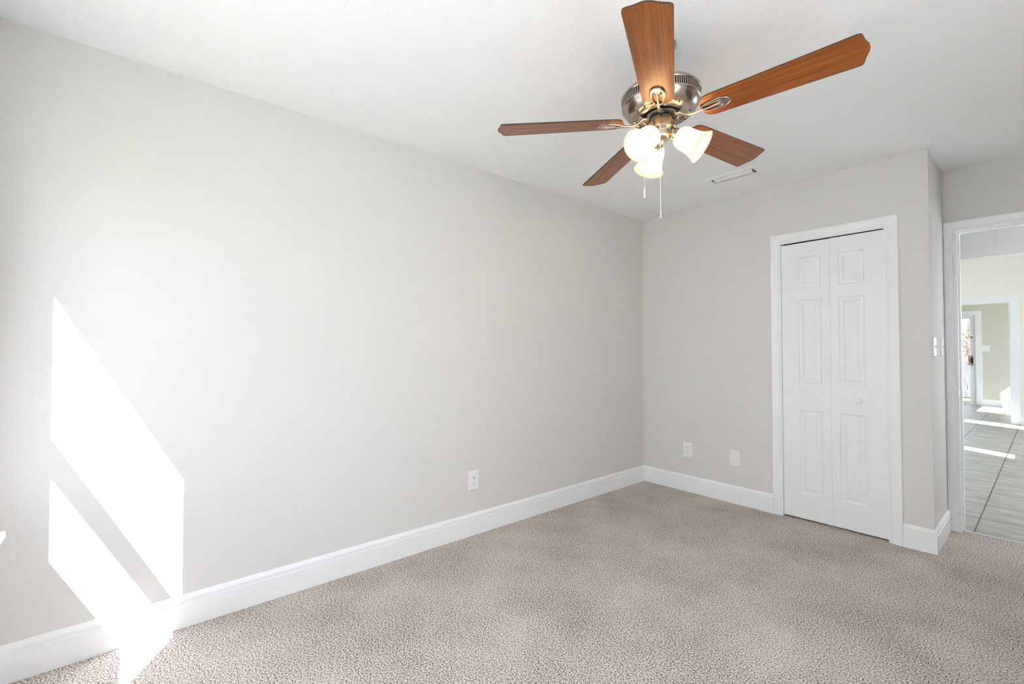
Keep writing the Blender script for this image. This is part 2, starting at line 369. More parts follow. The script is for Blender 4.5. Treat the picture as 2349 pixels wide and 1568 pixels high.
bx(bm, 2.05, 2.071, 0.569, 0.689, 0, 2.021); bx(bm, 2.847, 2.868, 0.569, 0.689, 0, 2.021); bx(bm, 2.05, 2.868, 0.569, 0.689, 2.021, 2.035)
bx(bm, 2.071, 2.082, 0.615, 0.65, 0, 2.021); bx(bm, 2.836, 2.847, 0.615, 0.65, 0, 2.021); bx(bm, 2.082, 2.836, 0.615, 0.65, 2.010, 2.021)
obj('jamb', bm, M_TRIM, t2)
bm = bmesh.new()
vs = lathe(bm, [(0, 0.0012), (0.016, 0.0012), (0.018, 0)], 24, Matrix.Translation((2.071, 0.588, 0.918)) @ Matrix.Rotation(PI/2, 4, 'Y') @ Matrix.Diagonal((1.9, 0.75, 1, 1)))
obj('strike_plate', bm, M_NICKEL, t2, smooth=True)
# carpet to tile threshold strip
struct('trim_3', box(2.071, 2.847, 0.612, 0.624, 0, 0.004), mat('pale_metal_strip', (0.75, 0.72, 0.68), 0.4, 0.3), 'thin pale transition strip between carpet and tile', 'threshold strip', bevel=0.001)

# ------------------------------------------------------------------ bifold closet door
d1 = empty('door_1', (1.49, 0.02, 0), 'white six panel bifold closet door with round knob', 'closet door', None, 'structure')
def leaf(x0, x1, z0, z1, px0, px1, yf, th, parent):
    bm = bmesh.new()
    zs = [z0, 0.190, 0.785, 0.978, 1.578, 1.662, 1.886, z1]
    xs = [x0, px0, px1, x1]
    def V(x, z, d): return bm.verts.new((x, yf+d, z))
    for i in range(3):
        for j in range(7):
            a, b, c, d = xs[i], xs[i+1], zs[j], zs[j+1]
            if i == 1 and j in (1, 3, 5):
                loops = []
                for ins, dep in ((0, 0), (0.004, 0.0045), (0.010, 0.0075), (0.020, 0.0075), (0.036, 0.002), (0.038, 0.0005)):
                    loops.append([V(a+ins, c+ins, dep), V(b-ins, c+ins, dep), V(b-ins, d-ins, dep), V(a+ins, d-ins, dep)])
                for l0, l1 in zip(loops[:-1], loops[1:]):
                    for k in range(4): bm.faces.new((l0[k], l0[(k+1) % 4], l1[(k+1) % 4], l1[k]))
                bm.faces.new(loops[-1])
            else:
                bm.faces.new((V(a, c, 0), V(b, c, 0), V(b, d, 0), V(a, d, 0)))
    # sides and back
    for q in (((x0, z0), (x1, z0)), ((x1, z0), (x1, z1)), ((x1, z1), (x0, z1)), ((x0, z1), (x0, z0))):
        (a, c), (b, d) = q; bm.faces.new((V(a, c, 0), V(a, c, th), V(b, d, th), V(b, d, 0)))
    bm.faces.new((V(x0, z0, th), V(x0, z1, th), V(x1, z1, th), V(x1, z0, th)))
    bmesh.ops.remove_doubles(bm, verts=bm.verts, dist=1e-5)
    return obj('door_leaf', bm, M_DOOR, parent)
lf1 = leaf(1.1895, 1.4912, 0.012, 1.990, 1.297, 1.440, 0.010, 0.032, d1)
lf2 = leaf(1.4920, 1.7925, 0.012, 1.992, 1.541, 1.685, 0.010, 0.032, d1)
bm = bmesh.new()
lathe(bm, [(0, -0.034), (0.008, -0.0335), (0.0135, -0.031), (0.0165, -0.026), (0.0165, -0.021), (0.0125, -0.016), (0.008, -0.012), (0.008, -0.004), (0.013, -0.001), (0.013, 0.002)], 32,
      Matrix.Translation((1.651, 0.010, 0.880)) @ Matrix.Rotation(-PI/2, 4, 'X'))
obj('door_knob', bm, M_DOOR, d1, smooth=True)
bm = bmesh.new(); bx(bm, 1.20, 1.78, 0.012, 0.040, 1.9945, 1.9985)  # near-black strip painted in as the shade of the gap above the leaves
obj('door_track', bm, M_DARK, d1)

# ------------------------------------------------------------------ wall plates
def plate_outline(bm, T, w, h, d, e=0.004):
    vs = []
    loops = []
    for ins, dep in ((0, 0), (0.0, d*0.45), (e, d)):
        a, b = w/2-ins, h/2-ins
        loops.append([bm.verts.new(c) for c in ((-a, -b, dep), (a, -b, dep), (a, b, dep), (-a, b, dep))])
    for l0, l1 in zip(loops[:-1], loops[1:]):
        for k in range(4): bm.faces.new((l0[k], l0[(k+1) % 4], l1[(k+1) % 4], l1[k]))
    bm.faces.new(loops[-1])
    bmesh.ops.transform(bm, matrix=T, verts=[v for l in loops for v in l])
def basis(loc, n):                       # local x = along wall, y = up, z = out of wall
    n = Vector(n); u = Vector((0, 0, 1)); x = u.cross(n)
    M = Matrix((x, u, n)).transposed().to_4x4(); M.translation = Vector(loc); return M
def outlet(loc, n, label, group='duplex outlets low on the bedroom walls', w=0.078, h=0.122):
    T = basis(loc, n); root = empty('electrical_outlet', loc, label, 'outlet', group)
    bm = bmesh.new(); plate_outline(bm, T, w, h, 0.006); obj('cover_plate', bm, M_PLATE, root)
    for s in (1, -1):
        bm = bmesh.new()
        vs = lathe(bm, [(0.0168, 0.0), (0.0168, 0.0075), (0.0155, 0.0082), (0, 0.0082)], 28, T @ Matrix.Translation((0, s*0.0195, 0)) @ Matrix.Diagonal((1, 0.84, 1, 1)))
        r = obj('receptacle', bm, M_PLATE, root, smooth=True)
        bm = bmesh.new()
        for q in ((-0.0072, 0.0032, 0.0013, 0.0045), (0.0062, 0.0032, 0.0011, 0.0038)):
            b2 = bmesh.new(); bx(b2, q[0]-q[2], q[0]+q[2], s*0.0195+q[1]-q[3], s*0.0195+q[1]+q[3], 0.0080, 0.0086)
            bmesh.ops.transform(b2, matrix=T, verts=b2.verts); tm = bpy.data.meshes.new('t'); b2.to_mesh(tm); bm.from_mesh(tm); b2.free(); bpy.data.meshes.remove(tm)
        lathe(bm, [(0.0026, 0.0080), (0.0026, 0.0086), (0, 0.0086)], 12, T @ Matrix.Translation((0, s*0.0195-0.0072, 0)))
        obj('plug_slot', bm, M_DARK, r)
    bm = bmesh.new(); lathe(bm, [(0.003, 0.006), (0.0028, 0.0072), (0, 0.0074)], 12, T); obj('screw', bm, M_PLATE, root, smooth=True)
outlet((0, -1.945, 0.3545), (1, 0, 0), 'white duplex outlet low on the long left wall')
outlet((0.442, 0, 0.356), (0, -1, 0), 'white duplex outlet on the closet wall near the room corner')
T = basis((0.842, 0, 0.358), (0, -1, 0))
r = empty('blank_wall_plate', (0.842, 0, 0.358), 'plain blank white plate between the corner outlet and the closet', 'wall plate')
bm = bmesh.new(); plate_outline(bm, T, 0.080, 0.122, 0.006); obj('cover_plate', bm, M_PLATE, r)
for sy in (0.052, -0.052):
    bm = bmesh.new(); lathe(bm, [(0.003, 0.0055), (0.0028, 0.007), (0, 0.0072)], 12, T @ Matrix.Translation((0, sy*0.8, 0))); obj('screw', bm, M_PLATE, r, smooth=True)
def switch(loc, n, label, group, w, h, rockers):
    T = basis(loc, n); root = empty('light_switch', loc, label, 'light switch', group)
    bm = bmesh.new(); plate_outline(bm, T, w, h, 0.006); obj('cover_plate', bm, M_PLATE, root)
    for q in rockers:
        bm = bmesh.new(); bx(bm, q-0.004, q+0.004, -0.012, 0.012, 0.005, 0.0075); bx(bm, q-0.0028, q+0.0028, 0.001, 0.009, 0.007, 0.013)
        bmesh.ops.transform(bm, matrix=T, verts=bm.verts); obj('toggle', bm, M_PLATE, root, bevel=0.0008)
    return root
switch((2.007, 0.110, 1.235), (1, 0, 0), 'white switch plate nearer the outer corner of the return wall', 'switches on the return wall', 0.115, 0.120, (-0.023, 0.023))
switch((2.007, 0.400, 1.235), (1, 0, 0), 'white switch plate tucked against the doorway casing', 'switches on the return wall', 0.078, 0.120, (0,))

# ------------------------------------------------------------------ ceiling register
vx0, vx1, vy0, vy1 = 0.868, 1.238, -0.540, -0.378
rv = empty('air_vent', (1.053, -0.459, ZC), 'white rectangular supply register in the ceiling near the closet', 'air vent')
bm = bmesh.new(); ix0, ix1, iy0, iy1 = 0.908, 1.198, -0.508, -0.410
loops = []
for (a, b, c, d), dz in (((vx0, vx1, vy0, vy1), 0), ((vx0, vx1, vy0, vy1), 0.002), ((vx0+0.012, vx1-0.012, vy0+0.010, vy1-0.010), 0.006), ((ix0, ix1, iy0, iy1), 0.006), ((ix0+0.002, ix1-0.002, iy0+0.002, iy1-0.002), 0.0)):
    loops.append([bm.verts.new(q) for q in ((a, c, ZC-dz), (b, c, ZC-dz), (b, d, ZC-dz), (a, d, ZC-dz))])
for l0, l1 in zip(loops[:-1], loops[1:]):
    for k in range(4): bm.faces.new((l0[k], l0[(k+1) % 4], l1[(k+1) % 4], l1[k]))
obj('register_frame', bm, M_VENT, rv)
bm = bmesh.new(); bx(bm, 0.9005, 1.2095, -0.5115, -0.4085, ZC+0.0005, ZC+0.12)
bm.faces.ensure_lookup_table(); bmesh.ops.delete(bm, geom=[f for f in bm.faces if all(abs(v.co.z-ZC-0.0005) < 1e-6 for v in f.verts)], context='FACES')
obj('duct_opening', bm, M_DUCT, rv, recalc=False)
for prof in ([(-0.486, 0.008), (-0.480, -0.001), (-0.466, -0.0075), (-0.450, -0.0095), (-0.438, -0.0075), (-0.434, -0.001)],):
    bm = bmesh.new(); th = 0.0016; P3 = smoothpath([(0, y, z) for y, z in prof], 4); up = []; dn = []
    for p3 in P3:
        for lst, dz in ((up, th), (dn, 0)): lst.append([bm.verts.new((x, p3.y, ZC+p3.z+dz)) for x in (ix0+0.014, ix1-0.014)])
    n = len(P3)-1
    for k in range(n):
        bm.faces.new((up[k][0], up[k][1], up[k+1][1], up[k+1][0])); bm.faces.new((dn[k][0], dn[k+1][0], dn[k+1][1], dn[k][1]))
        for s_i in (0, 1): bm.faces.new((up[k][s_i], up[k+1][s_i], dn[k+1][s_i], dn[k][s_i]))
    for k in (0, n): bm.faces.new((up[k][0], dn[k][0], dn[k][1], up[k][1]))
    obj('louvre', bm, M_VENT, rv, smooth=True)

# ------------------------------------------------------------------ ceiling fan
HUB = Vector((1.479, -2.068, 2.1303)); PHI = -1.0754; PITCH = -0.1945; TX, TY = 0.0341, -0.0041
zax = Vector((-TX, -TY, 1)).normalized(); xax = Vector((1, 0, TX)); xax = (xax - zax*xax.dot(zax)).normalized(); yax = zax.cross(xax)
TILTM = Matrix((xax, yax, zax)).transposed().to_4x4()
ROOT = Vector((HUB.x + zax.x*0.30, HUB.y + zax.y*0.30, ZC))
fan = empty('ceiling_fan', ROOT, 'five blade walnut ceiling fan with nickel motor and three lit glass shades', 'ceiling fan')
HM = Matrix.Translation(HUB) @ TILTM                       # hub frame, world
def fpart(name, bm, m, parent=None, smooth=True, T=HM, **k):
    bmesh.ops.transform(bm, matrix=T, verts=bm.verts)
    return obj(name, bm, m, parent or fan, smooth=smooth, **k)
bm = bmesh.new(); lathe(bm, [(0, -0.055), (0.018, -0.055), (0.022, -0.05), (0.034, -0.045), (0.052, -0.03), (0.064, -0.012), (0.067, 0.0), (0, 0)], 48, Matrix.Translation(ROOT))
obj('ceiling_canopy', bm, M_NICKEL, fan, smooth=True)
bm = bmesh.new(); lathe(bm, [(0, 0.13), (0.0125, 0.13), (0.0125, 0.27), (0, 0.27)], 24); fpart('downrod', bm, M_NICKEL)
# motor housing
bm = bmesh.new()
lathe(bm, [(0.070, 0.040), (0.070, 0.026), (0.073, 0.0235), (0.078, 0.0225), (0.098, 0.0225), (0.101, 0.0245), (0.114, 0.0275), (0.117, 0.0265), (0.128, 0.034), (0.138, 0.0445), (0.145, 0.055), (0.1485, 0.0625), (0.1515, 0.0645), (0.152, 0.068), (0.146, 0.0685)], 128)
lathe(bm, [(0.146, 0.0955), (0.152, 0.096), (0.1545, 0.099), (0.1545, 0.106), (0.151, 0.111), (0.140, 0.116), (0.11, 0.126), (0.07, 0.135), (0.035, 0.142), (0.030, 0.16), (0.0, 0.162)], 128)
housing = fpart('motor_housing', bm, M_NICKEL)
bm = bmesh.new()
nb = 110
for k in range(nb):
    a = 2*PI*k/nb; b2 = 2*PI/nb*0.25
    pts = []
    for rr in (0.146, 0.1515):
        for aa in (a-b2, a+b2): pts.append((rr*math.cos(aa), rr*math.sin(aa)))
    lo = [bm.verts.new((x, y, 0.0675)) for x, y in pts]; hi = [bm.verts.new((x, y, 0.0970)) for x, y in pts]
    for q in ((0, 1), (1, 3), (3, 2), (2, 0)): bm.faces.new((lo[q[0]], lo[q[1]], hi[q[1]], hi[q[0]]))
fpart('vent_grille', bm, M_NICKEL, housing, smooth=False)
bm = bmesh.new(); lathe(bm, [(0.02, 0.030), (0.069, 0.030), (0.1445, 0.060), (0.1445, 0.105), (0.02, 0.105)], 64); fpart('inner_shroud', bm, M_DARK, housing)
for k in range(10):
    a = PHI + 2*PI*(k//2)/5 + PI/5 + (0.17 if k % 2 else -0.17)
    bm = bmesh.new()
    T = Matrix.Rotation(a, 4, 'Z') @ Matrix.Translation((0.107, 0, 0.0275))
    bmesh.ops.create_uvsphere(bm, u_segments=16, v_segments=8, radius=1.0, matrix=T @ Matrix.Translation((0, 0, -0.001)) @ Matrix.Diagonal((0.0065, 0.0085, 0.0035, 1)))
    ov = fpart('vent_boss', bm, M_BRASS, housing)
    bm = bmesh.new()
    bmesh.ops.create_uvsphere(bm, u_segments=16, v_segments=8, radius=1.0, matrix=T @ Matrix.Translation((-0.001, -0.009, -0.001)) @ Matrix.Diagonal((0.0055, 0.0035, 0.0028, 1)))
    fpart('vent_hole', bm, M_DARK, housing)
# flywheel and switch housing
bm = bmesh.new(); lathe(bm, [(0.03, 0.034), (0.064, 0.034), (0.066, 0.030), (0.066, 0.020), (0.063, 0.017), (0.04, 0.016), (0.04, 0.006), (0, 0.006)], 48)
fly = fpart('flywheel', bm, M_BLACK)
for k in range(10):
    a = PHI + 2*PI*(k//2)/5 + (0.13 if k % 2 else -0.13)
    bm = bmesh.new(); bmesh.ops.create_uvsphere(bm, u_segments=12, v_segments=6, radius=1.0, matrix=Matrix.Rotation(a, 4, 'Z') @ Matrix.Translation((0.058, 0, 0.016)) @ Matrix.Diagonal((0.0035, 0.0035, 0.0025, 1)))
    fpart('flywheel_screw', bm, M_NICKEL, fly)
bm = bmesh.new(); lathe(bm, [(0.040, 0.010), (0.0465, 0.010), (0.048, 0.007), (0.048, -0.026), (0.0500, -0.029), (0.0500, -0.034), (0.046, -0.038), (0.0385, -0.043), (0.0365, -0.050), (0.0365, -0.062), (0.033, -0.070), (0.024, -0.076), (0.012, -0.079), (0, -0.080)], 64)
sw = fpart('switch_housing', bm, M_BRASS)
bm = bmesh.new(); lathe(bm, [(0.006, -0.079), (0.007, -0.085), (0.004, -0.090), (0, -0.091)], 24); fpart('finial', bm, M_BRASS, sw)
# blades
def blade_mesh():
    half = [(0.153, 0.0), (0.154, 0.014), (0.158, 0.030), (0.166, 0.045), (0.178, 0.054), (0.195, 0.058), (0.30, 0.0606), (0.45, 0.0645), (0.60, 0.0690), (0.630, 0.0700), (0.6385, 0.0680), (0.6435, 0.0610), (0.6460, 0.0510), (0.6485, 0.0400), (0.6530, 0.0270), (0.6580, 0.0150), (0.6600, 0.0)]
    out = half + [(r, -s) for r, s in reversed(half[1:-1])]
    bm = bmesh.new(); t = 0.0028
    top = [bm.verts.new((x, y, t)) for x, y in out]; bot = [bm.verts.new((x, y, -t)) for x, y in out]
    ti = [bm.verts.new((0.4+(x-0.4)*0.996, y*0.975, t+0.0006)) for x, y in out]; bi = [bm.verts.new((0.4+(x-0.4)*0.996, y*0.975, -t-0.0006)) for x, y in out]
    n = len(out)
    for k in range(n):
        j = (k+1) % n
        bm.faces.new((bot[k], bot[j], top[j], top[k])).material_index = 1
        bm.faces.new((top[k], top[j], ti[j], ti[k])); bm.faces.new((bot[j], bot[k], bi[k], bi[j]))
    bm.faces.new(ti); bm.faces.new(list(reversed(bi)))
    bmesh.ops.recalc_face_normals(bm, faces=bm.faces)
    me = bpy.data.meshes.new('blade'); bm.to_mesh(me); bm.free(); me.materials.append(M_WOOD); me.materials.append(M_EDGE); return me
def iron_mesh():
    bm = bmesh.new(); zt = -0.0036; zb = -0.0088
    R0, R1, HW = 0.146, 0.259, 0.0325
    def oval(n=40, k=1.0):
        pts = []
        for i in range(n):
            a = 2*PI*i/n; cx = (R0+R1)/2; x = cx + (R1-R0)/2*math.cos(a)*k
            tpr = 0.80+0.20*math.cos(a); y = HW*math.sin(a)*k*tpr; pts.append((x, y))
        return pts
    def hole(s, n=20):
        pts = []
        for i in range(n):
            a = 2*PI*i/n; x = 0.190 + 0.036*math.cos(a); y = s*(0.0100+0.0015*math.cos(a)) + 0.0066*math.sin(a)*(1-0.25*math.cos(a)); pts.append((x, y))
        return pts if s > 0 else list(reversed(pts))
    loops2 = [oval(), list(reversed(hole(1))), hole(-1)]
    flat = [p for l in loops2 for p in l]
    tris = tessellate_polygon([[Vector((x, y, 0)) for x, y in l] for l in loops2])
    vt = [bm.verts.new((x, y, zt)) for x, y in flat]; vb_ = [bm.verts.new((x, y, zb if i >= 40 else zb+0.0015)) for i, (x, y) in enumerate(flat)]
    for t in tris:
        try: bm.faces.new([vt[i] for i in t]); bm.faces.new([vb_[i] for i in reversed(t)])
        except ValueError: pass
    o_ = 0
    for l in loops2:
        n = len(l)
        for i in range(n): bm.faces.new((vt[o_+i], vt[o_+(i+1) % n], vb_[o_+(i+1) % n], vb_[o_+i]))
        o_ += n
    # ridges round the two eyes and the middle rib
    for s in (1, -1):
        h = hole(s, 24); h = [(0.190+(x-0.190)*1.08, s*0.010+(y-s*0.010)*1.28) for x, y in h]
        tube(bm, [(x, y, zb) for x, y in h+h[:1]], 0.0022, 8, cap=False)
    tube(bm, [(0.150, 0, zb-0.001), (0.190, 0, zb-0.0015), (0.226, 0, zb)], [0.0050, 0.0030, 0.0036], 8)
    ov = oval(48, 0.97); tube(bm, [(x, y, zb+0.0022) for x, y in ov+ov[:1]], 0.0026, 8, cap=False)
    # gooseneck arm back to the flywheel
    path = smoothpath([(0.162, 0, -0.0085), (0.146, 0, -0.0100), (0.128, 0, -0.0110), (0.110, 0, -0.0095), (0.095, 0, -0.0040), (0.083, 0, 0.0050), (0.071, 0, 0.0125), (0.056, 0, 0.0150)], 5)
    n = len(path); rr = []
    for i in range(n):
        t = i/(n-1); rr.append(0.0058 + 0.0058*math.exp(-((t-0.86)/0.17)**2))
    tube(bm, path, rr, 14, 0.72)
    bmesh.ops.recalc_face_normals(bm, faces=bm.faces)
    me = bpy.data.meshes.new('blade_iron'); bm.to_mesh(me); bm.free(); me.materials.append(M_NICKEL)
    for p in me.polygons: p.use_smooth = True
    me.set_sharp_from_angle(angle=math.radians(45)); return me
bme, ime = blade_mesh(), iron_mesh()
for k in range(5):
    W_ = Matrix.Translation(-ROOT) @ HM @ Matrix.Rotation(PHI + k*2*PI/5, 4, 'Z') @ Matrix.Rotation(PITCH, 4, 'X')
    b = bpy.data.objects.new('fan_blade', bme); COL.objects.link(b); b.parent = fan; b.matrix_local = W_
    W2 = Matrix.Translation(-ROOT) @ HM @ Matrix.Rotation(PHI + k*2*PI/5, 4, 'Z') @ Matrix.Rotation(PITCH, 4, 'X')
    i_ = bpy.data.objects.new('blade_iron', ime); COL.objects.link(i_); i_.parent = fan; i_.matrix_local = W2
# lamps
P_IN = (0.036, -0.064); P_NECK = (0.0625, -0.0665); 
for k in range(3):
    a = math.radians(25 + 120*k); RZ = Matrix.Rotation(a, 4, 'Z')
    neck = Vector((0.055, 0, -0.064)); mouth = Vector((0.146, 0, -0.136)); ax = (mouth-neck).normalized(); Ln = (mouth-neck).length
    q = ax.to_track_quat('Z', 'Y').to_matrix().to_4x4()
    T = RZ @ Matrix.Translation(neck) @ q
    bm = bmesh.new()
    tube(bm, smoothpath([(0.026, 0, -0.044), (0.036, 0, -0.047), tuple(neck - ax*0.012)], 4), 0.0095, 14)
    lathe(bm, [(0, -0.024), (0.012, -0.024), (0.019, -0.018), (0.0225, -0.010), (0.0225, -0.004), (0.0245, -0.002), (0.0245, 0.002), (0.0265, 0.004), (0.0265, 0.010), (0.024, 0.011), (0.012, 0.010), (0, 0.010)], 36, Matrix.Translation(neck) @ q)
    sk = fpart('lamp_socket', bm, M_NICKEL, T=HM @ RZ)
    for g3 in range(3):
        Tb = Matrix.Translation(neck) @ q @ Matrix.Rotation(g3*2*PI/3+0.6, 4, 'Z')
        bm = bmesh.new(); tube(bm, [(0.024, 0, 0.007), (0.0315, 0, 0.007)], 0.0016, 8)
        vs = lathe(bm, [(0, 0), (0.003, 0.0005), (0.003, 0.003), (0, 0.003)], 10, Matrix.Translation((0.031, 0, 0.007)) @ Matrix.Rotation(PI/2, 4, 'Y'))
        bmesh.ops.transform(bm, matrix=Tb, verts=bm.verts); fpart('thumb_screw', bm, M_BRASS, sk, T=HM @ RZ)
    prof = [(0.0235, 0.004), (0.030, 0.008), (0.038, 0.016), (0.0425, 0.028), (0.0440, 0.042), (0.0445, 0.056), (0.0462, 0.074), (0.0500, 0.090), (0.0560, Ln-0.012), (0.0625, Ln-0.002), (0.0640, Ln)]
    t = 0.0030
    inner = [(r-t, z+0.0012) for r, z in reversed(prof[:-1])]
    bm = bmesh.new(); lathe(bm, prof + [(0.0625, Ln+0.0012)] + inner, 64, T)
    sh = fpart('lamp_shade', bm, M_SHADE)
    bm = bmesh.new()
    lathe(bm, [(0, 0.008), (0.013, 0.008), (0.013, 0.022), (0.016, 0.034), (0.024, 0.052), (0.0265, 0.064), (0.025, 0.076), (0.017, 0.087), (0.008, 0.091), (0, 0.092)], 32, T)
    fpart('light_bulb', bm, M_BULB)
# pull chains
def chain(dx, dy, z0, z1, zf, lbl):
    bm = bmesh.new(); z = z0
    while z > z1:
        bmesh.ops.create_icosphere(bm, subdivisions=1, radius=0.0017, matrix=Matrix.Translation((dx, dy, z))); z -= 0.0042
    tube(bm, [(dx, dy, z0), (dx, dy, z1)], 0.0006, 5)
    ch = obj('pull_chain', bm, M_CHAIN, fan, smooth=True)
    bm = bmesh.new(); lathe(bm, [(0, z1+0.002), (0.0015, z1), (0.0034, z1-0.004), (0.0034, zf+0.003), (0.0042, zf+0.002), (0.0042, zf), (0, zf)], 14, Matrix.Translation((dx, dy, 0)))
    obj('chain_fob', bm, M_CHAIN, ch, smooth=True)
hf = Vector((-math.sin(YAW), math.cos(YAW))); hr = Vector((math.cos(YAW), math.sin(YAW)))
def chpos(lat, dep): p = Vector((HUB.x, HUB.y)) + hr*lat + hf*dep; return p.x, p.y
x, y = chpos(-0.020, -0.046); chain(x, y, 2.085, 1.764, 1.729, 'long')
x, y = chpos(-0.073, -0.012); chain(x, y, 2.075, 1.860, 1.819, 'short')
# little bracket nubs where the chains leave the housing
bm = bmesh.new(); tube(bm, [(*chpos(-0.014, -0.034), 2.089), (*chpos(-0.020, -0.047), 2.086)], 0.003, 8); obj('chain_outlet', bm, M_BRASS, fan, smooth=True)
bm = bmesh.new(); tube(bm, [(*chpos(-0.040, -0.008), 2.083), (*chpos(-0.074, -0.012), 2.076)], 0.003, 8); obj('chain_outlet', bm, M_BRASS, fan, smooth=True)

# ------------------------------------------------------------------ hall, living room and far room beyond the doorway
struct('floor_tile', box(-3.12, 3.1, 0.624, 10.66, -0.12, 0.0), M_TILE, 'grey square tile floor running from the doorway to the patio door', 'tile floor')
bm = bmesh.new(); bx(bm, -3.0, 3.1, 1.8, 1.92, 2.0, 3.9); bx(bm, -3.0, 0.9, 1.8, 1.92, 0, 2.0)
struct('wall_hall', bm, M_WALL, 'greige hall header above the opening into the living room', 'wall')
struct('wall_hall_end', box(0.0, 0.12, 0.689, 1.8, 0, ZC), M_WALL, 'greige wall closing the hall', 'wall')
# exterior +x wall with windows, part of them added for fill light
XW = 3.1
ops = [(3.30, 3.65), (6.19, 6.73), (8.3, 9.66), (9.81, 10.5)]; S0, S1 = 1.02, 1.93
bm = bmesh.new(); y = 0.689
shaded = [(0.85, 1.70), (2.0, 3.1), (3.9, 6.0), (7.62, 8.25)]  # unseen shaded windows, added to brighten the hall and rooms beyond
for a, b, q0, q1 in sorted([(a, b, S0, S1) for a, b in ops] + [(a, b, 0.6, 2.0) for a, b in shaded]):
    bx(bm, XW, XW+0.13, y, a, 0, 3.9); bx(bm, XW, XW+0.13, a, b, 0, q0); bx(bm, XW, XW+0.13, a, b, q1, 3.9); y = b
bx(bm, XW, XW+0.13, y, 10.8, 0, 3.9)
struct('wall_living_right', bm, M_CREAM, 'cream outer wall of the living room with narrow windows', 'wall')
for i, (a, b) in enumerate(ops):
    r = empty('window_%d' % (i+2), (0, 0, 0), ('narrow clear living room window nearest the hall', 'narrow clear living room window nearest the wide cased opening', 'clear far room window beside the cased opening', 'clear far room window nearest the patio door')[i], 'window', None, 'structure')
    bm = bmesh.new(); bx(bm, XW+0.08, XW+0.11, a, a+0.012, S0, S1); bx(bm, XW+0.08, XW+0.11, b-0.012, b, S0, S1); bx(bm, XW+0.08, XW+0.11, a+0.012, b-0.012, S0, S0+0.012); bx(bm, XW+0.08, XW+0.11, a+0.012, b-0.012, S1-0.012, S1)
    if b-a > 0.6: bx(bm, XW+0.085, XW+0.105, a+0.012, b-0.012, 1.46, 1.485)
    obj('window_frame', bm, M_VINYL, r)
    obj('glass_pane', box(XW+0.094, XW+0.097, a+0.012, b-0.012, S0+0.012, S1-0.012), M_GLASS, r)
bm = bmesh.new()
bx(bm, -3.12, -3.0, 0.689, 2.4, 0, 3.9); bx(bm, -3.12, -3.0, 7.0, 10.8, 0, 3.9); bx(bm, -3.12, -3.0, 2.4, 7.0, 0, 0.3); bx(bm, -3.12, -3.0, 2.4, 7.0, 3.0, 3.9)
struct('wall_living_left', bm, M_CREAM, 'cream living room wall with a wide window', 'wall')
r = empty('window_6', (0, 0, 0), 'wide living room window in the left outer wall', 'window', None, 'structure')  # out of view, added to let more sky light into the living room
bm = bmesh.new()
for a, b, c, d in ((2.4, 7.0, 0.3, 0.35), (2.4, 7.0, 2.95, 3.0), (2.4, 2.45, 0.35, 2.95), (6.95, 7.0, 0.35, 2.95), (4.675, 4.725, 0.35, 2.95)): bx(bm, -3.09, -3.05, a, b, c, d)
obj('window_frame', bm, M_VINYL, r)
obj('glass_pane', box(-3.072, -3.069, 2.45, 6.95, 0.35, 2.95), M_GLASS, r)
for i, (a, b) in enumerate(shaded):
    r = dh_window('window_%d' % (10+i), 'x', a, b, 0.6, 2.0, XW+0.09, -1, ('white hall end window', 'white living room window nearest the hall', 'wide white living room window', 'white far room window')[i] + ' with its pale shade drawn')
    obj('window_shade', box(XW+0.030, XW+0.032, a, b, 0.6, 2.0), M_CLOTH, r)
# sloped living room ceiling
bm = bmesh.new(); zz = lambda x: 2.779-0.454*(x-2.01)
pr = [(3.23, zz(3.23)), (0.0, zz(0.0)), (-3.12, zz(0.0)), (-3.12, zz(0.0)+0.12), (0.0, zz(0)+0.12), (3.23, zz(3.23)+0.12)]
a = [bm.verts.new((x, 1.92, z)) for x, z in pr]; b = [bm.verts.new((x, 7.45, z)) for x, z in pr]
for k in range(6): bm.faces.new((a[k], a[(k+1) % 6], b[(k+1) % 6], b[k]))
bm.faces.new(a); bm.faces.new(list(reversed(b)))
struct('ceiling_living', bm, M_CEIL, 'sloped white living room ceiling', 'ceiling')
bm = bmesh.new(); OX = 2.04
bx(bm, OX, 3.1, 7.45, 7.57, 0, 2.03); bx(bm, -3.0, -1.2, 7.45, 7.57, 0, 2.03); bx(bm, -3.0, 3.1, 7.45, 7.57, 2.03, 3.75)
struct('wall_living_far', bm, M_CREAM, 'cream living room wall around the wide cased opening', 'wall')
# wide cased opening: fluted legs, corner blocks
def fluted(bm, x0, x1, y0, th, z0, z1, horiz=False, n=4):
    bx(bm, x0, x1, y0-th, y0, z0, z1)
    if horiz:
        h = z1-z0
        for k in range(n): zc = z0+h*(k+0.5)/n; bx(bm, x0, x1, y0-th-0.005, y0-th, zc-h/n*0.28, zc+h/n*0.28)
    else:
        w_ = x1-x0
        for k in range(n): xc = x0+w_*(k+0.5)/n; bx(bm, xc-w_/n*0.28, xc+w_/n*0.28, y0-th-0.005, y0-th, z0+0.16, z1)
def fluted_trim(name, x0, x1, zt, yw, cw, label):
    r = empty(name, ((x0+x1)/2, yw, 0), label, 'door casing', None, 'structure')
    for a, b in ((x0-cw, x0), (x1, x1+cw)):
        bm = bmesh.new(); fluted(bm, a, b, yw, 0.016, 0, zt); obj('casing_leg', bm, M_TRIM, r)
        bm = bmesh.new(); bx(bm, a-0.004, b+0.004, yw-0.028, yw, zt, zt+cw+0.004); obj('corner_block', bm, M_TRIM, r)
    bm = bmesh.new(); fluted(bm, x0-0.0, x1, yw, 0.014, zt, zt+cw, True); obj('casing_head', bm, M_TRIM, r)
    return r
r = fluted_trim('trim_4', -1.2, 2.04, 2.03, 7.45, 0.100, 'white fluted casing with corner blocks around the living room opening')
